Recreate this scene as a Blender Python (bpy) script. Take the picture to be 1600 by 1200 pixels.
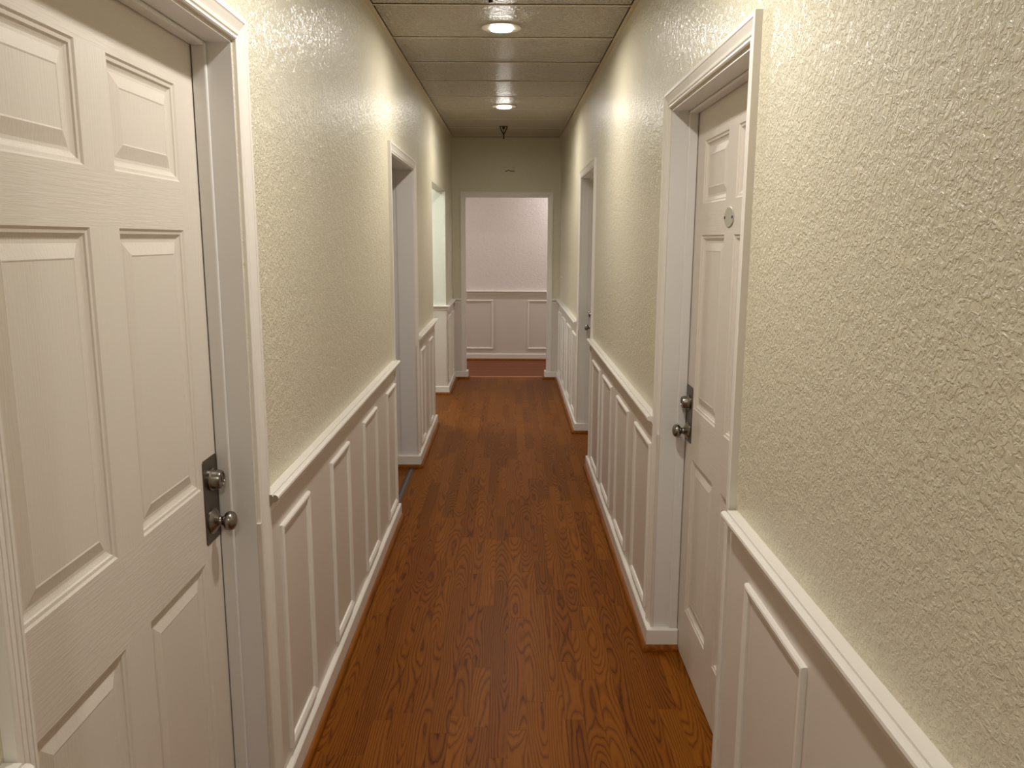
import bpy, math, random
from mathutils import Matrix, Vector
random.seed(7)
for o in list(bpy.data.objects): bpy.data.objects.remove(o)
SC = bpy.context.scene
COL = SC.collection

# ------------------------------------------------------------------ camera, world, exposure
CAM_H = 1.588
F_PX = 1260.6
PITCH, YAW, ROLL = 0.17715937, 0.00345704, 0.00425457
def camera():
    cp, sp, cy, sy, cr, sr = math.cos(PITCH), math.sin(PITCH), math.cos(YAW), math.sin(YAW), math.cos(ROLL), math.sin(ROLL)
    fw = Vector((sy*cp, cy*cp, -sp)); rt = Vector((cy, -sy, 0)); up = rt.cross(fw)
    rt2 = rt*cr + up*sr; up2 = up*cr - rt*sr
    m = Matrix((rt2, up2, -fw)).transposed().to_4x4(); m.translation = (0, 0, CAM_H)
    cd = bpy.data.cameras.new('camera'); cd.sensor_width = 36; cd.lens = F_PX/1600*36
    cd.clip_start = .02
    o = bpy.data.objects.new('camera', cd); COL.objects.link(o); o.matrix_world = m
    SC.camera = o
camera()
w = bpy.data.worlds.new('world'); SC.world = w; w.use_nodes = True
w.node_tree.nodes['Background'].inputs[0].default_value = (.5, .5, .5, 1)
w.node_tree.nodes['Background'].inputs[1].default_value = .02
vs = SC.view_settings
vs.view_transform = 'Standard'; vs.look = 'None'; vs.gamma = 1; vs.use_curve_mapping = False
vs.exposure = 0.15
LAMP_E = 45.0           # glow of the downlight lenses
LAMP_W, LAMP_SPREAD = 13.8, 176   # light thrown down by each corridor downlight
LAMP_COL = (1.0, .965, .895)
SIDE_E = 21.0            # ceiling panel in the side room behind the second opening
CROSS_E = 45.0
CROSS_W = 15.5          # downlights in the crossing corridor

# ------------------------------------------------------------------ dimensions
XL, XR = -.648, .570            # wall faces
WT = .092                       # wall thickness
YB, YE = -2.6, 9.23             # back wall, end wall
YF = 10.69                      # far wall of the crossing corridor
DXL, DXR = -.741, .666          # door faces
RAIL = .925                     # chair rail top
BASE_H, BASE_T = .086, .028
def zc(y): return 2.632 + .0105*(y-3.85)   # suspended ceiling hangs slightly out of level
SLOPE = math.atan(.0105)

# ------------------------------------------------------------------ materials
def srgb(r, g, b):
    f = lambda c: (c/255/12.92) if c/255 <= .04045 else ((c/255+.055)/1.055)**2.4
    return (f(r), f(g), f(b), 1)
class NT:
    def __init__(s, name):
        s.m = bpy.data.materials.new(name); s.m.use_nodes = True
        s.t = s.m.node_tree; s.b = s.t.nodes['Principled BSDF']
    def n(s, kind, **kw):
        x = s.t.nodes.new(kind)
        for k, v in kw.items(): setattr(x, k, v)
        return x
    def l(s, a, b): s.t.links.new(a, b)
    def put(s, node, idx, v):
        if hasattr(v, 'is_linked') or hasattr(v, 'links'): s.l(v, node.inputs[idx])
        else: node.inputs[idx].default_value = v
    def math(s, op, a, b=0.0, c=None):
        x = s.n('ShaderNodeMath', operation=op); s.put(x, 0, a); s.put(x, 1, b)
        if c is not None: s.put(x, 2, c)
        return x.outputs[0]
    def comb(s, x, y, z):
        c = s.n('ShaderNodeCombineXYZ'); s.put(c, 0, x); s.put(c, 1, y); s.put(c, 2, z); return c.outputs[0]
    def noise(s, vec, scale, detail=2, rough=.5, dist=0.0):
        x = s.n('ShaderNodeTexNoise'); s.l(vec, x.inputs['Vector'])
        x.inputs['Scale'].default_value = scale; x.inputs['Detail'].default_value = detail
        x.inputs['Roughness'].default_value = rough; x.inputs['Distortion'].default_value = dist
        return x.outputs[0]
    def ramp(s, fac, stops):
        x = s.n('ShaderNodeValToRGB'); s.l(fac, x.inputs[0]); e = x.color_ramp.elements
        while len(e) < len(stops): e.new(.5)
        for el, (p, c) in zip(e, stops): el.position = p; el.color = c if len(c) == 4 else (*c, 1)
        return x.outputs[0]
    def pos(s): return s.n('ShaderNodeNewGeometry').outputs['Position']
    def scaled(s, vec, sc):
        x = s.n('ShaderNodeMapping'); s.l(vec, x.inputs[0]); x.inputs['Scale'].default_value = sc; return x.outputs[0]
    def bump(s, h, strength, dist):
        x = s.n('ShaderNodeBump'); s.l(h, x.inputs['Height'])
        x.inputs['Strength'].default_value = strength; x.inputs['Distance'].default_value = dist
        s.l(x.outputs[0], s.b.inputs['Normal'])
    def base(s, c, rough, metal=0.0):
        s.put(s.b, 'Base Color', c); s.b.inputs['Roughness'].default_value = rough; s.b.inputs['Metallic'].default_value = metal
g = (lambda v: (v, v, v, 1))

def wall_paint(name, col, rough=.31, strength=.62):
    t = NT(name); p = t.pos()
    n1 = t.noise(p, 95, 3, .55, .9)
    r = t.ramp(n1, [(.42, g(0)), (.60, g(1))])
    n2 = t.noise(p, 30, 2, .5, .4)
    h = t.math('ADD', t.math('MULTIPLY', r, .75), t.math('MULTIPLY', n2, 2.0))
    big = t.noise(p, 1.6, 2)
    mix = t.n('ShaderNodeMix', data_type='RGBA'); t.l(big, mix.inputs[0])
    mix.inputs[6].default_value = tuple(c*.95 for c in col[:3])+(1,); mix.inputs[7].default_value = tuple(min(1, c*1.04) for c in col[:3])+(1,)
    t.base(mix.outputs[2], rough); t.bump(h, strength, .0034)
    return t.m
M = {}
M['wall'] = wall_paint('cream_textured_paint', srgb(218, 210, 186))
M['wall_far'] = wall_paint('pinkish_white_textured_paint', srgb(230, 220, 216), .42, .4)
M['wall_side'] = wall_paint('pale_textured_paint', srgb(226, 226, 212), .42, .4)

def trim_paint(name, col, rough=.33, strength=.12):
    t = NT(name); p = t.pos()
    n = t.noise(p, 60, 3); t.base(col, rough); t.bump(n, strength, .001)
    return t.m
M['trim'] = trim_paint('white_trim_paint', srgb(232, 226, 218))
M['wains'] = trim_paint('white_wainscot_paint', srgb(216, 206, 196), .4, .15)
M['jamb'] = trim_paint('white_jamb_paint', srgb(224, 220, 216), .36, .1)

def door_paint(name, vertical):
    t = NT(name); p = t.pos()
    q = t.scaled(p, (1, 1, .045) if vertical else (.045, .045, 1))
    n = t.noise(q, 260, 4, .6, .4)
    r = t.ramp(n, [(.40, g(0)), (.62, g(1))])
    t.base(srgb(221, 212, 201), .38); t.bump(r, .26, .0008)
    return t.m
M['door_v'] = door_paint('white_door_paint_upright_grain', True)
M['door_h'] = door_paint('white_door_paint_level_grain', False)

def tile_mat():
    t = NT('cream_ceiling_panel'); p = t.pos()
    n = t.noise(p, 55, 3, .6, .5); r = t.ramp(n, [(.40, g(0)), (.62, g(1))])
    t.base(srgb(214, 203, 184), .27); t.bump(t.math('ADD', r, t.math('MULTIPLY', t.noise(p, 26, 2, .5, .4), 2.6)), 1.0, .014)
    return t.m
M['tile'] = tile_mat()
M['tee'] = trim_paint('cream_grid_paint', srgb(214, 200, 172), .45, .05)

def metal(name, col, rough):
    t = NT(name); p = t.pos(); n = t.noise(p, 300, 2)
    t.base(col, rough, 1.0); t.bump(n, .04, .0005); return t.m
M['nickel'] = metal('satin_nickel', srgb(140, 134, 126), .28)
M['plate'] = metal('dull_nickel_plate', srgb(112, 106, 98), .42)
M['bronze'] = metal('dark_sprinkler_metal', srgb(70, 55, 42), .45)
M['alu'] = metal('dull_grey_threshold_metal', srgb(110, 106, 104), .5)
def plain(name, col, rough):
    t = NT(name); n = t.noise(t.pos(), 90, 2); t.base(col, rough); t.bump(n, .03, .0005); return t.m
M['dark'] = plain('plenum_shade_black', srgb(24, 20, 16), .9)  # shade of the ceiling void put into the lid's colour, darkens the panel gaps
M['black'] = plain('black_rubber', srgb(22, 20, 18), .6)
M['silver_oval'] = plain('brushed_oval_plate', srgb(176, 170, 156), .35)
M['white_plastic'] = plain('white_plastic', srgb(228, 222, 208), .35)
M['plate_paint'] = plain('painted_cover_plate', srgb(214, 202, 172), .4)
M['ring'] = plain('white_lamp_trim', srgb(190, 180, 164), .45)
def emit(name, col, s):
    m = bpy.data.materials.new(name); m.use_nodes = True; t = m.node_tree
    t.nodes.remove(t.nodes['Principled BSDF']); e = t.nodes.new('ShaderNodeEmission')
    e.inputs[0].default_value = (*col, 1); e.inputs[1].default_value = s
    t.links.new(e.outputs[0], t.nodes['Material Output'].inputs[0]); return m
M['lamp'] = emit('warm_lamp_lens', LAMP_COL, LAMP_E)
M['lamp_rim'] = emit('glowing_lens_rim', LAMP_COL, LAMP_E*.32)
M['lamp_cross'] = emit('neutral_lamp_lens', (1.0, .97, .975), CROSS_E)
M['panel_lamp'] = emit('cool_panel_lens', (.95, 1.0, 1.0), SIDE_E)

def wood(name, across='x', c_dark=(62, 25, 0), c_mid=(110, 58, 6), c_light=(140, 83, 20), strip=.0645):
    t = NT(name)
    oi = t.n('ShaderNodeObjectInfo'); rnd = oi.outputs['Random']
    tc = t.n('ShaderNodeTexCoord'); so = t.n('ShaderNodeSeparateXYZ'); t.l(tc.outputs['Object'], so.inputs[0])
    sp = t.n('ShaderNodeSeparateXYZ'); t.l(t.pos(), sp.inputs[0])
    if across == 'x': ax, al = t.math('MULTIPLY', so.outputs[0], strip), sp.outputs[1]
    else: ax, al = t.math('MULTIPLY', t.math('SUBTRACT', t.math('FRACT', t.math('DIVIDE', sp.outputs[1], strip)), .5), strip), sp.outputs[0]
    if across == 'x': rid = rnd
    else: rid = t.math('FRACT', t.math('MULTIPLY', t.math('FLOOR', t.math('DIVIDE', sp.outputs[1], strip)), .6180339))
    r1 = t.math('FRACT', t.math('MULTIPLY', rid, 13.71)); r2 = t.math('FRACT', t.math('MULTIPLY', rid, 57.13)); r3 = t.math('FRACT', t.math('MULTIPLY', rid, 191.7))
    off = t.math('MULTIPLY', rid, 90.0)
    cx = t.math('ADD', ax, t.math('MULTIPLY', t.math('SUBTRACT', r1, .5), .075))
    slow = t.noise(t.comb(off, t.math('ADD', al, off), 0.0), 1.25, 1, .5)
    zz = t.math('ADD', t.math('MULTIPLY', slow, .15), t.math('MULTIPLY_ADD', r2, .03, -.055))
    wob = t.noise(t.comb(t.math('MULTIPLY', ax, 30.0), t.math('MULTIPLY_ADD', al, 4.2, off), off), 1.0, 3, .55)
    rr = t.math('SQRT', t.math('ADD', t.math('MULTIPLY', cx, cx), t.math('MULTIPLY', zz, zz)))
    rr = t.math('ADD', rr, t.math('MULTIPLY', wob, .012))
    ph = t.math('FRACT', t.math('MULTIPLY', rr, 135.0))
    grain = t.ramp(ph, [(0, g(.10)), (.16, g(.62)), (.60, g(.80)), (.86, g(.48)), (1, g(.10))])
    fib = t.noise(t.comb(t.math('MULTIPLY', ax, 520.0), t.math('MULTIPLY_ADD', al, 9.0, off), off), 1.0, 3, .65)
    mixv = t.math('ADD', t.math('MULTIPLY', grain, .70), t.math('MULTIPLY', fib, .42))
    mixv = t.math('ADD', mixv, t.math('MULTIPLY_ADD', r3, .24, -.12))
    col = t.ramp(mixv, [(.12, srgb(*c_dark)), (.52, srgb(*c_mid)), (.95, srgb(*c_light))])
    t.base(col, .38); t.b.inputs['Specular IOR Level'].default_value = .07
    t.bump(mixv, .06, .0006)
    return t.m
M['wood'] = wood('oak_laminate_strip')
M['wood_cross'] = wood('oak_laminate_crossways', 'y', (70, 34, 12), (108, 56, 22), (126, 72, 34))
def shoe_mat():
    t = NT('oak_shoe_moulding'); q = t.scaled(t.pos(), (60, 4, 60)); n = t.noise(q, 1.0, 3, .6)
    t.base(t.ramp(n, [(.25, srgb(98, 50, 6)), (.75, srgb(150, 88, 22))]), .42); t.b.inputs['Specular IOR Level'].default_value = .12; t.bump(n, .05, .0005); return t.m
M['shoe'] = shoe_mat()
M['reducer'] = plain('pale_wood_reducer', srgb(176, 122, 84), .4)
M['raw_end'] = plain('bare_grey_wood_end', srgb(150, 134, 118), .8)

# ------------------------------------------------------------------ helpers
def tag(o, label=None, cat=None, group=None, kind=None):
    if label: o['label'] = label
    if cat: o['category'] = cat
    if group: o['group'] = group
    if kind: o['kind'] = kind
    return o
def setpar(o, parent):
    if parent is not None:
        o.parent = parent; o.matrix_parent_inverse = Matrix.Translation(-parent_world(parent))
def parent_world(p):
    return Vector(WORLD.get(p.name, (0, 0, 0)))
WORLD = {}
def mesh(name, verts, faces, mat, parent=None, smooth=False, mats=None, midx=None):
    """World-space geometry; the object origin is moved to the base centre of the geometry."""
    xs = [v[0] for v in verts]; ys = [v[1] for v in verts]; zs = [v[2] for v in verts]
    c = Vector(((min(xs)+max(xs))/2, (min(ys)+max(ys))/2, min(zs)))
    me = bpy.data.meshes.new(name)
    me.from_pydata([tuple(Vector(v)-c) for v in verts], [], faces)
    for m in (mats or [mat]): me.materials.append(m)
    if midx:
        for p, i in zip(me.polygons, midx): p.material_index = i
    if smooth:
        for p in me.polygons: p.use_smooth = True
    me.validate(); me.update()
    import bmesh
    bm = bmesh.new(); bm.from_mesh(me); bmesh.ops.recalc_face_normals(bm, faces=bm.faces); bm.to_mesh(me); bm.free()
    o = bpy.data.objects.new(name, me); COL.objects.link(o); o.location = c
    WORLD[o.name] = tuple(c)
    setpar(o, parent)
    return o
def empty(name, loc):
    o = bpy.data.objects.new(name, None); COL.objects.link(o); o.location = loc; o.empty_display_size = .1
    WORLD[o.name] = tuple(loc); return o
class MB:
    def __init__(s): s.v = []; s.f = []
    def box(s, x0, x1, y0, y1, z0, z1):
        i = len(s.v)
        s.v += [(x, y, z) for z in (z0, z1) for y in (y0, y1) for x in (x0, x1)]
        s.f += [tuple(i+k for k in q) for q in ((0, 2, 3, 1), (4, 5, 7, 6), (0, 1, 5, 4), (2, 6, 7, 3), (0, 4, 6, 2), (1, 3, 7, 5))]
        return s
    def extrude(s, prof, P0, P1, n, m0=0, m1=0):
        """profile (d, z) swept from P0 to P1 (2-D floor points) with d measured along n; m = +1 outer mitre, -1 inner mitre"""
        P0, P1, n = Vector(P0), Vector(P1), Vector(n); t = (P1-P0).normalized(); i = len(s.v); k = len(prof)
        for P, sg, m in ((P0, -1, m0), (P1, 1, m1)):
            for d, z in prof:
                q = P + n*d + t*(sg*m*d); s.v.append((q.x, q.y, z))
        for a in range(k):
            b = (a+1) % k; s.f.append((i+a, i+b, i+k+b, i+k+a))
        s.f.append(tuple(i+a for a in range(k))); s.f.append(tuple(i+k+a for a in reversed(range(k))))
        return s
    def lathe(s, prof, c, axis, seg=24):
        """profile (r, h) turned about axis through c"""
        c = Vector(c); a = Vector(axis).normalized()
        u = Vector((0, 0, 1)) if abs(a.z) < .9 else Vector((1, 0, 0)); u = (u - a*u.dot(a)).normalized(); v = a.cross(u)
        i = len(s.v); k = len(prof)
        for r, h in prof:
            for j in range(seg):
                th = 2*math.pi*j/seg; q = c + a*h + (u*math.cos(th)+v*math.sin(th))*r; s.v.append(tuple(q))
        for p in range(k-1):
            for j in range(seg):
                j2 = (j+1) % seg; s.f.append((i+p*seg+j, i+p*seg+j2, i+(p+1)*seg+j2, i+(p+1)*seg+j))
        s.f.append(tuple(i+j for j in range(seg))); s.f.append(tuple(i+(k-1)*seg+j for j in reversed(range(seg))))
        return s
    def build(s, name, mat, parent=None, smooth=False): return mesh(name, s.v, s.f, mat, parent, smooth)

def autosmooth(o, ang=.6):
    for p in o.data.polygons: p.use_smooth = True
    md = o.modifiers.new('edges', 'EDGE_SPLIT'); md.split_angle = ang

# ------------------------------------------------------------------ floor
fb = MB().box(-2.6, 2.6, YB, YF+.02, -.06, -.006).build('floor', M['wood_cross'])
tag(fb, 'brown oak-look laminate strip floor running down the hallway', 'floor', kind='structure')
pm = bpy.data.meshes.new('floor_strip')
pm.from_pydata([(x, y, z) for z in (-1, 0) for y in (-.5, .5) for x in (-.5, .5)], [],
               [(0, 2, 3, 1), (4, 5, 7, 6), (0, 1, 5, 4), (2, 6, 7, 3), (0, 4, 6, 2), (1, 3, 7, 5)])
pm.materials.append(M['wood'])
SW = .0645
def strip(x, y0, y1):
    o = bpy.data.objects.new('floor_strip', pm); COL.objects.link(o)
    o.location = (x, (y0+y1)/2, 0); o.scale = (SW-.0005, y1-y0-.0007, .0055)
    o.parent = fb; o.matrix_parent_inverse = Matrix.Translation(-Vector(WORLD['floor']))
x0 = -.775
nst = 23
for i in range(nst):
    x = x0 + (i+.5)*SW
    y = -.6 - random.random()*.6 if False else 1.0 - random.random()*.7
    while y < 9.345:
        L = random.choice((.38, .52, .64, .8, .95, 1.12)); y2 = min(y+L, 9.36)
        if 9.36-y2 < .12: y2 = 9.36
        strip(x, y, y2); y = y2
hb = MB()
for i in range(nst):
    x = x0 + i*SW
    hb.box(x+.0003, x+SW-.0003, YB, .3, -.0055, 0)
o = hb.build('floor_strip_field', M['wood_cross'], fb); tag(o, kind='stuff')
cb = MB(); y = 9.365; k = 0
while y < YF-.01:
    cb.box(-2.5, 2.5, y, min(y+SW-.0006, YF), -.0055, 0); y += SW
o = cb.build('crossing_floor_strips', M['wood_cross'], fb); tag(o, kind='stuff')

# ------------------------------------------------------------------ walls
def wall(name, boxes, mat, label):
    b = MB()
    for q in boxes: b.box(*q)
    return tag(b.build(name, mat), label, 'wall', kind='structure')
ZT = 2.78
LD = (1.0, 1.985); O1 = (4.47, 5.53); O2 = (6.87, 8.26); RD1 = (2.0, 2.968); RD2 = (5.53, 6.572)
HD, H1, H2, HR2, HE = 2.04, 2.044, 2.06, 2.07, 2.06
x0, x1 = XL-WT, XL
wl = wall('wall_left', [(x0, x1, YB, LD[0], 0, ZT), (x0, x1, *LD, HD, ZT), (x0, x1, LD[1], O1[0], 0, ZT), (x0, x1, *O1, H1, ZT),
          (x0, x1, O1[1], O2[0], 0, ZT), (x0, x1, *O2, H2, ZT), (x0, x1, O2[1], YE, 0, ZT)], M['wall'],
          'cream textured hallway wall with two open passages and a chair rail, left side')
x0, x1 = XR, XR+WT
wr = wall('wall_right', [(x0, x1, YB, RD1[0], 0, ZT), (x0, x1, *RD1, HD, ZT), (x0, x1, RD1[1], RD2[0], 0, ZT), (x0, x1, *RD2, HR2, ZT), (x0, x1, RD2[1], YE, 0, ZT)],
          M['wall'], 'cream textured hallway wall holding two closed white doors, right side')
EX = (-.505, .435)
we = wall('wall_end', [(-2.5, EX[0], YE, YE+.12, 0, ZT), (EX[1], 2.5, YE, YE+.12, 0, ZT), (*EX, YE, YE+.12, HE, ZT)], M['wall'],
          'short cream wall framing the doorway at the end of the hallway')
wf = wall('wall_far', [(-2.5, 2.5, YF, YF+.1, 0, ZT)], M['wall_far'], 'pinkish white wall with wainscot seen through the end doorway')
wall('wall_back', [(XL-WT, XR+WT, YB-.1, YB, 0, ZT)], M['wall'], 'cream wall closing the hallway behind the viewer')
wall('wall_crossing_left', [(-2.6, -2.5, YE, YF+.1, 0, ZT)], M['wall_far'], 'pinkish white wall ending the crossing corridor, left end')
wall('wall_crossing_right', [(2.5, 2.6, YE, YF+.1, 0, ZT)], M['wall_far'], 'pinkish white wall ending the crossing corridor, right end')
# rooms behind the two open passages on the left
wp1 = wall('wall_passage_dim', [(-2.5, XL-WT, O1[0]-.12, O1[0], 0, ZT), (-2.6, -2.5, O1[0]-.12, O1[1]+.12, 0, ZT), (-2.5, XL-WT, O1[1], O1[1]+.12, 0, ZT)], M['jamb'],
     'plain off-white walls of the dim room behind the cased opening')
wp2 = wall('wall_passage_bright', [(-2.5, XL-WT, O2[0]-.12, O2[0], 0, ZT), (-2.6, -2.5, O2[0]-.12, O2[1]+.12, 0, ZT), (-2.5, XL-WT, O2[1], O2[1]+.12, 0, ZT)], M['wall_side'],
     'pale brightly lit walls inside the uncased opening on the left')
tag(MB().box(-2.6, XL-WT, O1[0]-.12, O1[1]+.12, H1, H1+.05).build('ceiling_dim_room', M['jamb']), 'low painted ceiling of the dim room on the left', 'ceiling', kind='structure')
tag(MB().box(-2.6, XL-WT, O2[0]-.12, O2[1]+.12, 2.62, 2.67).build('ceiling_bright_room', M['wall_side']), 'pale ceiling of the bright side room', 'ceiling', kind='structure')
# jamb faces of the passages (thin paint skins on the wall ends)
MB().box(XL-WT-.02, XL-.001, O1[1]-.004, O1[1], 0, H1).build('jamb_face', M['jamb'], wl)
MB().box(XL-WT-.02, XL-.001, O1[0], O1[0]+.004, 0, H1).build('jamb_face', M['jamb'], wl)
MB().box(XL-WT-.02, XL-.001, O1[0], O1[1], H1-.004, H1).build('jamb_head', M['jamb'], wl)
MB().box(XL-WT-.02, XL-.001, O2[1]-.003, O2[1], 0, H2).build('jamb_face', M['wall_side'], wl)

# ------------------------------------------------------------------ ceiling
cl = MB().box(XL-WT, XR+WT, YB, YE, ZT+.02, ZT+.06).build('ceiling', M['dark'])
tag(cl, 'suspended ceiling of wide cream panels down the hallway', 'ceiling', kind='structure')
tag(MB().box(-2.6, 2.6, YE+.12, YF+.1, zc(YE), zc(YE)+.05).build('ceiling_crossing', M['wall_far']), 'plain pale ceiling of the crossing corridor', 'ceiling', kind='structure')
PITCH_T = .637
tees = []
y = 3.915
while y > YB: y -= PITCH_T
while y < YE-.1:
    tees.append(y); y += PITCH_T
TW = .018
def unit_box(name, w, l, h, mat):
    b = MB().box(-w/2, w/2, -l/2, l/2, 0, h)
    me = bpy.data.meshes.new(name); me.from_pydata(b.v, [], b.f); me.materials.append(mat); return me
def hang(name, me, x, y, dz, rot=True):
    o = bpy.data.objects.new(name, me); COL.objects.link(o); o.location = (x, y, zc(y)+dz)
    if rot: o.rotation_euler.x = SLOPE
    o.parent = cl; o.matrix_parent_inverse = Matrix.Translation(-Vector(WORLD['ceiling'])); return o
CW = XR-XL; CX = (XR+XL)/2
GAP = .017; GS = .005
me_tile = unit_box('ceiling_panel', CW-.044-2*GS, PITCH_T-TW-GAP, .016, M['tile'])
me_tee = unit_box('cross_tee', CW-.044, TW, .0012, M['tee'])
LAMPS = [(-.046, 4.315), (-.05, 6.93), (-.046, 1.90), (-.046, -.65)]
def panel_with_hole(name, w, l, h, hx, hy, r):
    """a ceiling panel with a round cut-out for the lamp can"""
    N = 32; vb = []; f = []
    per = []
    for j in range(N):
        th = 2*math.pi*j/N; dx, dy = math.cos(th), math.sin(th)
        ts = []
        if dx > 1e-6: ts.append((w/2-hx)/dx)
        if dx < -1e-6: ts.append((-w/2-hx)/dx)
        if dy > 1e-6: ts.append((l/2-hy)/dy)
        if dy < -1e-6: ts.append((-l/2-hy)/dy)
        s = min(ts); per.append((hx+dx*s, hy+dy*s))
    # snap nearest samples to corners
    for c in ((w/2, l/2), (-w/2, l/2), (-w/2, -l/2), (w/2, -l/2)):
        k = min(range(N), key=lambda q: (per[q][0]-c[0])**2+(per[q][1]-c[1])**2); per[k] = c
    for z in (0, h):
        for j in range(N): vb.append((hx+r*math.cos(2*math.pi*j/N), hy+r*math.sin(2*math.pi*j/N), z))
        for j in range(N): vb.append((*per[j], z))
    for j in range(N):
        k = (j+1) % N
        f += [(j, N+j, N+k, k), (2*N+j, 2*N+k, 3*N+k, 3*N+j), (N+j, 3*N+j, 3*N+k, N+k), (j, k, 2*N+k, 2*N+j)]
    me = bpy.data.meshes.new(name); me.from_pydata(vb, [], f); me.materials.append(M['tile']); return me
edges = tees + [YE]
for i, ty in enumerate(tees):
    hang('cross_tee', me_tee, CX, ty, .0034)
    nxt = ty+PITCH_T
    if nxt <= YE+.02 :
        cy = ty + TW/2 + (PITCH_T-TW-GAP)/2
        hit = [q for q in LAMPS if ty < q[1] < nxt]
        if hit:
            me = panel_with_hole('ceiling_panel', CW-.044-2*GS, PITCH_T-TW-GAP, .016, hit[0][0]-CX, hit[0][1]-cy, .088)
        else: me = me_tile
        hang('ceiling_panel', me, CX, cy, .004)
    else:
        L = YE-.02-ty-TW/2-GAP
        if L > .03:
            hang('ceiling_panel', unit_box('ceiling_panel', CW-.044-2*GS, L, .016, M['tile']), CX, ty+TW/2+L/2, .004)
b = MB().box(XL+.022, XR-.022, YE-.02, YE, zc(YE)-.001, zc(YE)+.004); b.build('wall_angle', M['tee'], cl)
for xa in (XL+.011, XR-.011):
    me = unit_box('wall_angle', .0215, YE-YB, .004, M['tee'])
    hang('wall_angle', me, xa, (YE+YB)/2, -.001)

# ------------------------------------------------------------------ chair rail, wainscot, frames, base
RZ = RAIL
rail_prof = [(0, RZ), (.0255, RZ), (.0262, RZ-.0045), (.0286, RZ-.0045), (.0295, RZ-.0005), (.036, RZ-.001), (.041, RZ-.005), (.042, RZ-.011), (.039, RZ-.017), (.032, RZ-.020),
             (.024, RZ-.022), (.022, RZ-.030), (.018, RZ-.034), (.016, RZ-.052), (.009, RZ-.056), (.008, RZ-.064), (0, RZ-.064)]
base_prof = [(0, 0), (BASE_T, 0), (BASE_T, BASE_H-.004), (BASE_T-.003, BASE_H), (0, BASE_H)]
s0 = BASE_T
shoe_prof = [(s0, 0), (s0+.017, 0), (s0+.017, .009), (s0+.0145, .016), (s0+.009, .0215), (s0+.003, .024), (s0, .024)]
WP = .010    # wainscot board
def seg_lr(side):
    return (XL, 1) if side == 'L' else (XR, -1)
NL, NR, NS = (1, 0), (-1, 0), (0, -1)
def rail(P0, P1, n, parent, m0=0, m1=0):
    o = MB().extrude(rail_prof, P0, P1, n, m0, m1).build('chair_rail', M['trim'], parent); autosmooth(o, .5); return o
def skin(P0, P1, n, parent, z0=0, z1=RAIL-.06, mat='wains'):
    return MB().extrude([(0, z0), (WP, z0), (WP, z1), (0, z1)], P0, P1, n).build('wainscot_panel', M[mat], parent)
mould = [(0, 0), (0, .007), (.003, .0105), (.008, .012), (.013, .0105), (.016, .0075), (.019, .0085), (.023, .006), (.025, .002), (.025, 0)]
def frame4(origin, u, n, u0, u1, z0, z1, parent, prof=mould, mat='trim', base=WP):
    """picture-frame moulding of four mitred strips; profile (w inward, d outward)"""
    origin, u, n = Vector(origin), Vector(u), Vector(n)
    root = empty('panel_frame', origin + u*((u0+u1)/2) + Vector((0, 0, z0)))
    root.parent = parent; root.matrix_parent_inverse = Matrix.Translation(-parent_world(parent))
    k = len(prof)
    def piece(ptsA, ptsB):
        v = ptsA + ptsB; f = [(a, (a+1) % k, k+(a+1) % k, k+a) for a in range(k)] + [tuple(range(k)), tuple(reversed(range(k, 2*k)))]
        o = mesh('moulding_strip', v, f, M[mat], root); autosmooth(o, .5)
    P = lambda a, z, d: tuple(origin + u*a + n*(d+base) + Vector((0, 0, z)))
    bl = [P(u0+w, z0+w, d) for w, d in prof]; br = [P(u1-w, z0+w, d) for w, d in prof]
    tl = [P(u0+w, z1-w, d) for w, d in prof]; tr = [P(u1-w, z1-w, d) for w, d in prof]
    piece(bl, br); piece(tl, tr); piece(bl, tl); piece(br, tr)
    return root
cas_prof = [(0, 0), (0, .008), (.003, .0105), (.007, .0105), (.009, .0080), (.0125, .0115), (.018, .0125), (.020, .0100), (.023, .0105), (.032, .0145), (.040, .0175), (.042, .0145), (.0445, .0185), (.053, .0195), (.056, .0175), (.056, 0)]
def casing(name, label, origin, u, n, u0, u1, ztop, zbot0, zbot1, prof=cas_prof, mat='trim'):
    origin, u, n = Vector(origin), Vector(u), Vector(n)
    root = empty(name, origin + u*((u0+u1)/2)); tag(root, label, 'door casing', kind='structure')
    k = len(prof); P = lambda a, z, d: tuple(origin + u*a + n*d + Vector((0, 0, z)))
    def piece(nm, A, B):
        f = [(a, (a+1) % k, k+(a+1) % k, k+a) for a in range(k)] + [tuple(range(k)), tuple(reversed(range(k, 2*k)))]
        o = mesh(nm, A+B, f, M[mat], root); autosmooth(o, .45)
    piece('side_casing', [P(u0-w, zbot0, d) for w, d in prof], [P(u0-w, ztop+w, d) for w, d in prof])
    piece('side_casing', [P(u1+w, zbot1, d) for w, d in prof], [P(u1+w, ztop+w, d) for w, d in prof])
    piece('head_casing', [P(u0-w, ztop+w, d) for w, d in prof], [P(u1+w, ztop+w, d) for w, d in prof])
    return root
Y3, X3 = (0, 1, 0), (1, 0, 0)
CWD = .056
REV = .006
FT, FB = .802, .118
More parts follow.
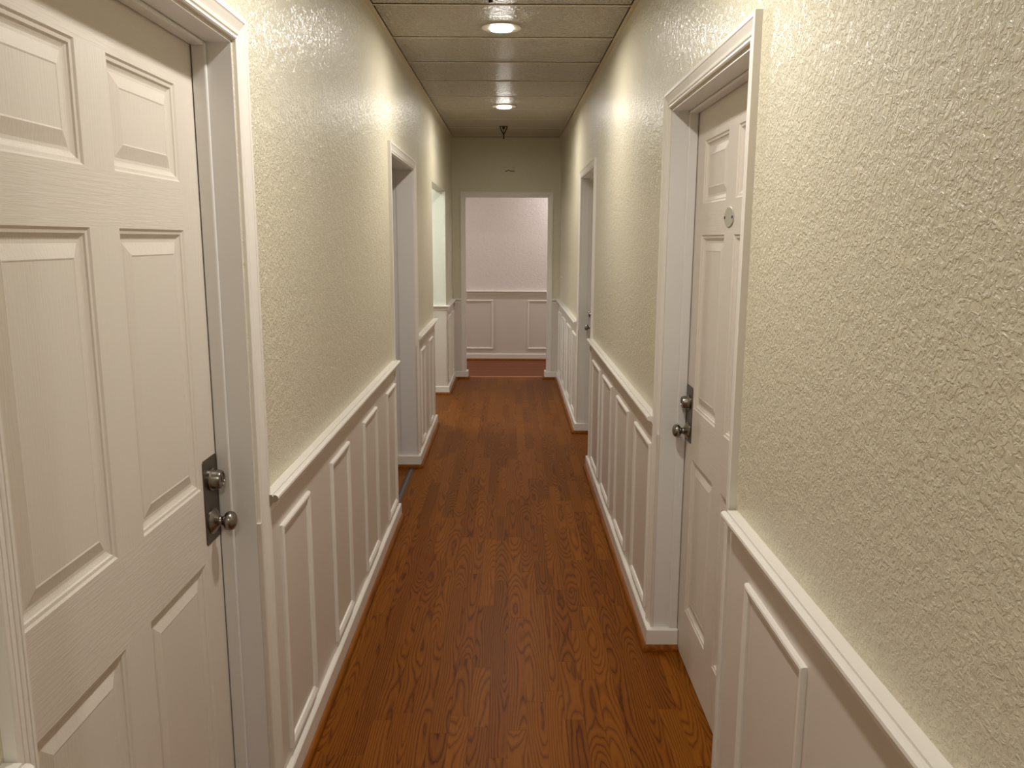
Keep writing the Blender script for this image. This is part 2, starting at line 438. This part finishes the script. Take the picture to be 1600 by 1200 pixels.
# left wall
rail((XL, YB), (XL, LD[0]-CWD-.01), NL, wl); rail((XL, LD[1]+CWD-.004), (XL, O1[0]-.02), NL, wl)
rail((XL, O1[1]+CWD-.01), (XL, O2[0]), NL, wl); rail((XL, O2[1]), (XL, YE), NL, wl, 1, -1); rail((-2.5, O2[1]), (XL, O2[1]), NS, wl, 0, 1)
for a, b_ in ((YB, LD[0]), (LD[1]-.004, O1[0]+.004), (O1[1]-.004, O2[0]), (O2[1]-.003, YE)): skin((XL, a), (XL, b_), NL, wl)
skin((-2.5, O2[1]-.003), (XL, O2[1]-.003), NS, wl)
for a, b_ in ((.2, .52), (2.142, 2.457), (2.778, 3.097), (3.422, 3.767), (4.09, 4.40), (5.74, 6.0), (6.33, 6.62), (8.42, 8.66), (8.86, 9.1)):
    frame4((XL, 0, 0), Y3, (1, 0, 0), a, b_, FB, FT, wl)
o = MB().extrude(rail_prof, (XL, LD[1]+CWD-.0055), (XL, LD[1]+CWD-.004), NL).build('bare_rail_end', M['raw_end'], wl); tag(o, 'chipped unpainted end of the chair rail beside the door casing')
# right wall
rail((XR, YB), (XR, RD1[0]-CWD-.02), NR, wr); rail((XR, RD1[1]+CWD-.006), (XR, RD2[0]-.045), NR, wr)
rail((XR, RD2[1]+CWD-.01), (XR, YE), NR, wr, 0, -1)
for a, b_ in ((YB, RD1[0]), (RD1[1]-.0045, RD2[0]), (RD2[1]-.0045, YE)): skin((XR, a), (XR, b_), NR, wr)
for a, b_ in ((.45, .84), (1.39, 1.77), (3.075, 3.47), (3.675, 4.08), (4.30, 4.72), (4.88, 5.33), (6.70, 7.08), (7.32, 7.75), (8.02, 8.42), (8.66, 9.05)):
    frame4((XR, 0, 0), Y3, (-1, 0, 0), a, b_, FB, FT, wr)
# end wall
rail((XL, YE), (EX[0]-CWD+.01, YE), NS, we, -1, 0); rail((EX[1]+CWD-.01, YE), (XR, YE), NS, we, 0, -1)
skin((XL, YE), (EX[0], YE), NS, we); skin((EX[1], YE), (XR, YE), NS, we)
# far wall of the crossing corridor
rail((-2.5, YF), (2.5, YF), NS, wf); skin((-2.5, YF), (2.5, YF), NS, wf)
for a, b_ in ((-1.55, -1.1), (-.66, -.213), (.237, .68), (1.13, 1.58)):
    frame4((0, YF, 0), X3, (0, -1, 0), a, b_, .15, .80, wf)

def baseboard(name, label, segs):
    b = MB(); sb = MB()
    for P0, P1, n, m0, m1 in segs:
        b.extrude(base_prof, P0, P1, n, m0, m1); sb.extrude(shoe_prof, P0, P1, n, m0, m1)
    o = tag(b.build(name, M['trim']), label, 'baseboard', kind='structure')
    s_ = sb.build('shoe_moulding', M['shoe'], o); tag(s_, 'brown oak shoe moulding'); autosmooth(s_, .6)
baseboard('baseboard_left', 'white baseboard with brown oak shoe along the left wall', [
    ((XL, YB), (XL, LD[0]), NL, 0, 0), ((DXL, LD[1]), (XL, LD[1]), NS, 0, 1), ((XL, LD[1]), (XL, O1[0]), NL, 1, 0),
    ((-2.5, O1[1]), (XL, O1[1]), NS, 0, 1), ((XL, O1[1]), (XL, O2[0]), NL, 1, 0),
    ((-2.5, O2[1]), (XL, O2[1]), NS, 0, 1), ((XL, O2[1]), (XL, YE), NL, 1, -1)])
baseboard('baseboard_right', 'white baseboard with brown oak shoe along the right wall', [
    ((XR, YB), (XR, RD1[0]), NR, 0, 0), ((XR, RD1[1]), (DXR-.002, RD1[1]), NS, 1, 0), ((XR, RD1[1]), (XR, RD2[0]), NR, 1, 0),
    ((XR, RD2[1]), (DXR-.002, RD2[1]), NS, 1, 0), ((XR, RD2[1]), (XR, YE), NR, 1, -1)])
baseboard('baseboard_end', 'short white baseboards either side of the end doorway', [
    ((XL, YE), (EX[0], YE), NS, -1, 1), ((EX[0], YE), (EX[0], YE+.12), NL, 1, 0), ((EX[1], YE), (XR, YE), NS, 1, -1), ((EX[1], YE), (EX[1], YE+.12), NR, 1, 0)])
baseboard('baseboard_far', 'white baseboard of the far wall beyond the end doorway', [((-2.5, YF), (2.5, YF), NS, 0, 0)])

# casings
casing('trim_1', 'white moulded casing around the nearest door, left side', (XL, 0, 0), Y3, (1, 0, 0), LD[0]-.006, LD[1]+.006, HD+.004, 0, BASE_H)
casing('trim_2', 'white moulded casing around the nearest right door with the oval plate', (XR, 0, 0), Y3, (-1, 0, 0), RD1[0]-.006, RD1[1]+.006, HD+.006, 0, BASE_H)
casing('trim_3', 'white moulded casing around the dim open passage on the left', (XL, 0, 0), Y3, (1, 0, 0), O1[0]-.0, O1[1]-.0, H1, BASE_H, BASE_H)
casing('trim_4', 'white moulded casing around the farther closed door on the right', (XR, 0, 0), Y3, (-1, 0, 0), RD2[0]-.004, RD2[1]+.004, HR2, BASE_H, BASE_H)
casing('trim_5', 'white moulded casing around the open doorway at the hallway end', (0, YE, 0), X3, (0, -1, 0), EX[0]+.008, EX[1]-.008, HE-.004, BASE_H, BASE_H)
MB().box(EX[0], EX[0]+.006, YE, YE+.12, BASE_H, HE).build('jamb_face', M['jamb'], we)
MB().box(EX[1]-.006, EX[1], YE, YE+.12, BASE_H, HE).build('jamb_face', M['jamb'], we)
MB().box(*EX, YE, YE+.12, HE-.006, HE).build('jamb_head', M['jamb'], we)
# floor transition strips
o = MB().extrude([(0, 0), (.035, 0), (.03, .005), (.018, .007), (.005, .005)], (XL-.055, O1[0]), (XL-.055, O1[1]-.03), NL).build('trim_6', M['alu'])
tag(o, 'dull grey metal threshold strip in the dim open passage', 'threshold', kind='structure')
o = MB().extrude([(0, 0), (.03, 0), (.025, .005), (.005, .005)], (EX[0]+.02, YE+.13), (EX[1]-.02, YE+.13), NS).build('trim_7', M['reducer'])
tag(o, 'thin wooden reducer strip on the floor in the end doorway', 'threshold', kind='structure')

# ------------------------------------------------------------------ doors
ROWS = ((.212, .804), (.99, 1.606), (1.712, 1.922))
def six_panel(name, label, face_x, nx, y0, y1, cols, ztop, sy):
    """door face at face_x looking along nx; cols = two (a, b) y-ranges of panels; sy = lock-side y, dirn of lock"""
    root = empty(name, (face_x, (y0+y1)/2, 0)); tag(root, label, 'door', kind='structure')
    z0 = .008; z1 = ztop
    ys = sorted([y0, y1]+[c for ab in cols for c in ab]); zs = [z0]+[c for ab in ROWS for c in ab]+[z1]
    V = []; F = []; MI = []
    def P(y, z, d): return (face_x+nx*d, y, z)
    def quad(a, b, c, e, mi=0):
        i = len(V); V.extend([a, b, c, e]); F.append((i, i+1, i+2, i+3)); MI.append(mi)
    def rect(ya, yb, za, zb, mi): quad(P(ya, za, 0), P(yb, za, 0), P(yb, zb, 0), P(ya, zb, 0), mi)
    (a, b), (c, e) = cols
    # stiles and mullion (upright grain), rails (level grain)
    rect(y0, a, z0, z1, 0); rect(e, y1, z0, z1, 0)
    for i in range(0, len(zs), 2): rect(a, e, zs[i], zs[i+1], 1)
    for za, zb in ROWS: rect(b, c, za, zb, 0)
    T = -.035
    for (ya, yb, za, zb) in ((y0, y1, z0, z1),):
        quad(P(ya, za, T), P(yb, za, T), P(yb, zb, T), P(ya, zb, T)); quad(P(ya, za, 0), P(ya, zb, 0), P(ya, zb, T), P(ya, za, T))
        quad(P(yb, za, 0), P(yb, zb, 0), P(yb, zb, T), P(yb, za, T)); quad(P(ya, zb, 0), P(yb, zb, 0), P(yb, zb, T), P(ya, zb, T)); quad(P(ya, za, 0), P(yb, za, 0), P(yb, za, T), P(ya, za, T))
    me = bpy.data.meshes.new('door_slab'); c0 = Vector((face_x, (y0+y1)/2, 0))
    me.from_pydata([tuple(Vector(v)-c0) for v in V], [], F); me.materials.append(M['door_v']); me.materials.append(M['door_h'])
    for p, i in zip(me.polygons, MI): p.material_index = i
    so = bpy.data.objects.new('door_slab', me); COL.objects.link(so); so.parent = root
    # six raised panels: nested rectangles
    prof = [(0, 0), (.004, -.0035), (.010, -.0045), (.012, -.0075), (.018, -.0105), (.021, -.0115), (.027, -.0115), (.052, -.0045), (.055, -.0055), (.057, -.0055)]
    for za, zb in ROWS:
        for ya, yb in cols:
            v = []; f = []
            for w, d in prof: v += [P(ya+w, za+w, d), P(yb-w, za+w, d), P(yb-w, zb-w, d), P(ya+w, zb-w, d)]
            for k in range(len(prof)-1):
                for j in range(4):
                    q = (j+1) % 4; f.append((4*k+j, 4*k+q, 4*k+4+q, 4*k+4+j))
            k = 4*(len(prof)-1); f.append((k, k+1, k+2, k+3))
            mesh('door_panel', v, f, M['door_v'], root)
    return root
def lockset(root, face_x, nx, yc, z0=.842, z1=1.056, wdt=.092):
    n = (nx, 0, 0)
    v = []; f = []
    ch = .006; pr = [(-wdt/2+ch, z0), (wdt/2-ch, z0), (wdt/2, z0+ch), (wdt/2, z1-ch), (wdt/2-ch, z1), (-wdt/2+ch, z1), (-wdt/2, z1-ch), (-wdt/2, z0+ch)]
    for d in (0, .0018): v += [(face_x+nx*d, yc+a, z) for a, z in pr]
    v += [(face_x+nx*.0026, yc+a*.95, (z-(z0+z1)/2)*.98+(z0+z1)/2) for a, z in pr]
    for k in (0, 8):
        for j in range(8): f.append((k+j, k+(j+1) % 8, k+8+(j+1) % 8, k+8+j))
    f += [tuple(range(8)), tuple(reversed(range(16, 24)))]
    pl = mesh('lock_plate', v, f, M['plate'], root); tag(pl, 'dark dull nickel lock plate')
    c = (face_x+nx*.0024, yc+.002, 1.0)
    o = MB().lathe([(.0285, 0), (.0285, .004), (.0265, .006), (.0245, .008), (.0232, .023), (.0215, .027), (.018, .028), (.0175, .026), (.0105, .026)], c, n, 28).build('deadbolt_cylinder', M['nickel'], pl); autosmooth(o, .5)
    o = MB().box(face_x+nx*.027, face_x+nx*.0290, yc+.0005, yc+.0035, .993, 1.007).build('keyway', M['black'], pl)
    c = (face_x+nx*.0024, yc-.001, .893)
    o = MB().lathe([(.033, 0), (.033, .002), (.030, .005), (.022, .010), (.014, .0155), (.0125, .017)], c, n, 28).build('knob_rose', M['nickel'], pl); autosmooth(o, .7)
    kp = [(.0118, .014), (.0118, .017), (.0130, .0185), (.0118, .020), (.0110, .024), (.0130, .0275), (.0185, .031), (.0230, .0355), (.0245, .041), (.0240, .0465), (.0212, .0515), (.0158, .0555), (.0085, .058), (.002, .0586)]
    o = MB().lathe(kp, c, n, 32).build('door_knob', M['nickel'], pl, True)
def jambs(root, xa, xd, nx, y0, y1, ztop, far_only=False):
    """jamb boards and stops inside the wall opening, from the wall face xa to behind the door face xd"""
    e = xd-nx*.045
    b0, b1 = sorted((xa-nx*.0005, e))
    MB().box(b0, b1, y1-.0045, y1, BASE_H if True else 0, ztop).build('side_jamb', M['jamb'], root)
    MB().box(b0, b1, y0, y0+.0045, 0, ztop).build('side_jamb', M['jamb'], root)
    MB().box(b0, b1, y0, y1, ztop-.0045, ztop).build('head_jamb', M['jamb'], root)
    s0_, s1_ = sorted((xd+nx*.002, xd+nx*.036))
    def stop(*q): o = MB().box(*q).build('door_stop', M['jamb'], root); bv = o.modifiers.new('b', 'BEVEL'); bv.width = .004; bv.segments = 2
    stop(s0_, s1_, y1-.014, y1-.0045, BASE_H, ztop-.0045); stop(s0_, s1_, y0+.0045, y0+.014, 0, ztop-.0045); stop(s0_, s1_, y0+.014, y1-.014, ztop-.014, ztop-.0045)
d1 = six_panel('door_1', 'closed white six-panel door with dark lockset, nearest on the left', DXL, 1, LD[0]+.004, LD[1]-.007, ((1.146, 1.451), (1.561, 1.868)), 2.031, None)
lockset(d1, DXL, 1, 1.928); jambs(d1, XL, DXL, 1, *LD, HD)
d2 = six_panel('door_2', 'closed white six-panel door with an oval metal plate, nearest on the right', DXR, -1, RD1[0]+.004, RD1[1]-.008, ((2.13, 2.440), (2.548, 2.850)), 2.031, None)
lockset(d2, DXR, -1, 2.913, .853, 1.062); jambs(d2, XR, DXR, -1, *RD1, HD)
ov = []; of = []
N = 32
for d, s in ((0, 1), (.002, 1), (.0035, .94)):
    ov += [(DXR-d, 2.494+.052*s*math.cos(2*math.pi*j/N), 1.658+.0315*s*math.sin(2*math.pi*j/N)) for j in range(N)]
for k in (0, N):
    for j in range(N): of.append((k+j, k+(j+1) % N, k+N+(j+1) % N, k+N+j))
of.append(tuple(range(2*N, 3*N)))
op = mesh('oval_plate', ov, of, M['silver_oval'], d2); tag(op, 'silver oval cover plate with two dark screws')
for s in (-1, 1):
    o = MB().lathe([(.0048, 0), (.0046, .0012), (.003, .002)], (DXR-.0033, 2.494+s*.042, 1.657), (-1, 0, 0), 12).build('screw', M['black'], op)
d3 = six_panel('door_3', 'closed white door set back in the right wall, farther along', DXR, -1, RD2[0]+.004, RD2[1]-.008, ((5.63, 5.96), (6.07, 6.42)), 2.05, None)
lockset(d3, DXR, -1, 6.48, .853, 1.062); jambs(d3, XR, DXR, -1, *RD2, HR2)

# ------------------------------------------------------------------ ceiling lamps
def downlight(x, y, z, label, mats, group=None):
    r = empty('recessed_light', (x, y, z)); tag(r, label, 'ceiling light', group)
    o = MB().lathe([(.0585, .002), (.0585, -.0045), (.064, -.0055), (.090, -.0045), (.098, -.006), (.101, -.004), (.101, .0005), (.0955, .003), (.086, .05), (.064, .05)], (x, y, z), (0, 0, 1), 40).build('trim_ring', M['ring'], r); autosmooth(o, .5)
    o = MB().lathe([(.058, .008), (.058, -.010), (.0565, -.0135)], (x, y, z), (0, 0, 1), 32).build('lens_rim', mats[1], r)
    o = MB().lathe([(.0563, -.0136), (.045, -.0165), (.025, -.0182), (.003, -.0186)], (x, y, z), (0, 0, 1), 32).build('lamp_lens', mats[0], r, True)
    ld = bpy.data.lights.new('downlight', 'AREA'); ld.shape = 'DISK'; ld.size = .11; ld.energy = mats[2]; ld.color = mats[3]; ld.spread = math.radians(LAMP_SPREAD)
    lo = bpy.data.objects.new('lamp_beam', ld); COL.objects.link(lo); lo.location = (0, 0, -.0195); lo.parent = r
    return r
LL = ('lit round recessed ceiling light, nearer of the two in view', 'lit round recessed ceiling light farther down the hallway, near the sprinkler',
      'lit round recessed ceiling light above the two nearest doors', 'lit round recessed ceiling light behind the viewer')
for (x, y), t in zip(LAMPS, LL): downlight(x, y, zc(y)+.0035, t, (M['lamp'], M['lamp_rim'], LAMP_W, LAMP_COL), 'recessed hallway lights')
for x, t in ((1.05, 'recessed ceiling light of the crossing corridor, right of the doorway'), (-1.9, 'recessed ceiling light of the crossing corridor, left of the doorway')):
    downlight(x, 10.1, zc(YE)-.003, t, (M['lamp_cross'], M['lamp_rim'], CROSS_W, (1.0, .97, .975)), 'recessed crossing corridor lights')
r = empty('ceiling_panel_light', (-1.6, 7.5, 2.58)); tag(r, 'cool white ceiling panel light inside the bright side room', 'ceiling light')
fr = MB(); xa, xb, ya, yb = -1.9, -1.3, 7.2, 7.8
fr.box(xa, xb, ya, ya+.02, 2.585, 2.62); fr.box(xa, xb, yb-.02, yb, 2.585, 2.62); fr.box(xa, xa+.02, ya+.02, yb-.02, 2.585, 2.62); fr.box(xb-.02, xb, ya+.02, yb-.02, 2.585, 2.62)
fr.build('panel_frame', M['white_plastic'], r)
MB().box(xa+.02, xb-.02, ya+.02, yb-.02, 2.592, 2.60).build('lamp_lens', M['panel_lamp'], r)

# ------------------------------------------------------------------ sprinklers, plates
def sprinkler(x, y, z, label):
    r = empty('sprinkler_head', (x, y, z)); tag(r, label, 'sprinkler', 'ceiling sprinklers')
    o = MB().lathe([(.046, .004), (.045, .0), (.040, -.004), (.022, -.005), (.014, -.006)], (x, y, z), (0, 0, 1), 28).build('escutcheon', M['bronze'], r); autosmooth(o, .5)
    o = MB().lathe([(.014, -.004), (.014, -.018), (.010, -.020), (.009, -.028), (.004, -.030)], (x, y, z), (0, 0, 1), 16).build('pipe_nipple', M['bronze'], r); autosmooth(o, .5)
    for q in (-1, 1):
        b = MB(); pts = [(q*.036, -.004), (q*.027, -.026), (q*.015, -.052), (q*.004, -.070)]
        for (a0, z0), (a1, z1) in zip(pts, pts[1:]):
            d = Vector((a1-a0, 0, z1-z0)); b.lathe([(.0055, 0), (.0055, d.length)], (x+a0, y, z+z0), d, 8)
        b.build('frame_arm', M['bronze'], r)
    MB().lathe([(.0022, -.028), (.0028, -.047), (.0022, -.066)], (x, y, z), (0, 0, 1), 10).build('glass_bulb', M['bronze'], r)
    MB().lathe([(.007, -.066), (.010, -.072), (.006, -.078), (.006, -.108), (.009, -.112), (.009, -.117), (.003, -.119)], (x, y, z), (0, 0, 1), 16).build('deflector', M['bronze'], r)
sprinkler(-.064, 8.25, zc(8.25)+.004, 'dark pendent sprinkler head hanging before the end wall')
sprinkler(-.080, 3.42, zc(3.42)+.0045, 'dark sprinkler head at the top edge of the view, just before the nearer lamp')
r = empty('cover_plate', (-.02, YE, 2.31)); tag(r, 'small painted cover plate with a dark wire stub above the end doorway', 'cover plate')
o = MB().box(-.098, .058, YE-.006, YE, 2.312, 2.378).build('plate_body', M['plate_paint'], r); bv = o.modifiers.new('b', 'BEVEL'); bv.width = .003
b = MB()
pts = [(-.055, 2.332), (-.03, 2.338), (-.014, 2.347), (.004, 2.336), (.048, 2.334)]
for (a0, z0), (a1, z1) in zip(pts, pts[1:]):
    d = Vector((a1-a0, 0, z1-z0)); b.lathe([(.0035, 0), (.0035, d.length)], (a0, YE-.008, z0), d, 8)
b.build('wire_stub', M['black'], r)
r = empty('light_switch', (XR, 8.72, 1.13)); tag(r, 'pale wall switch on the right wall just before the end doorway', 'switch')
o = MB().box(XR-.006, XR, 8.685, 8.755, 1.135, 1.250).build('switch_plate', M['white_plastic'], r); bv = o.modifiers.new('b', 'BEVEL'); bv.width = .003
o = MB().extrude([(.006, 1.185), (.017, 1.188), (.015, 1.196), (.006, 1.203)], (XR, 8.715), (XR, 8.725), NR).build('toggle', M['white_plastic'], r)
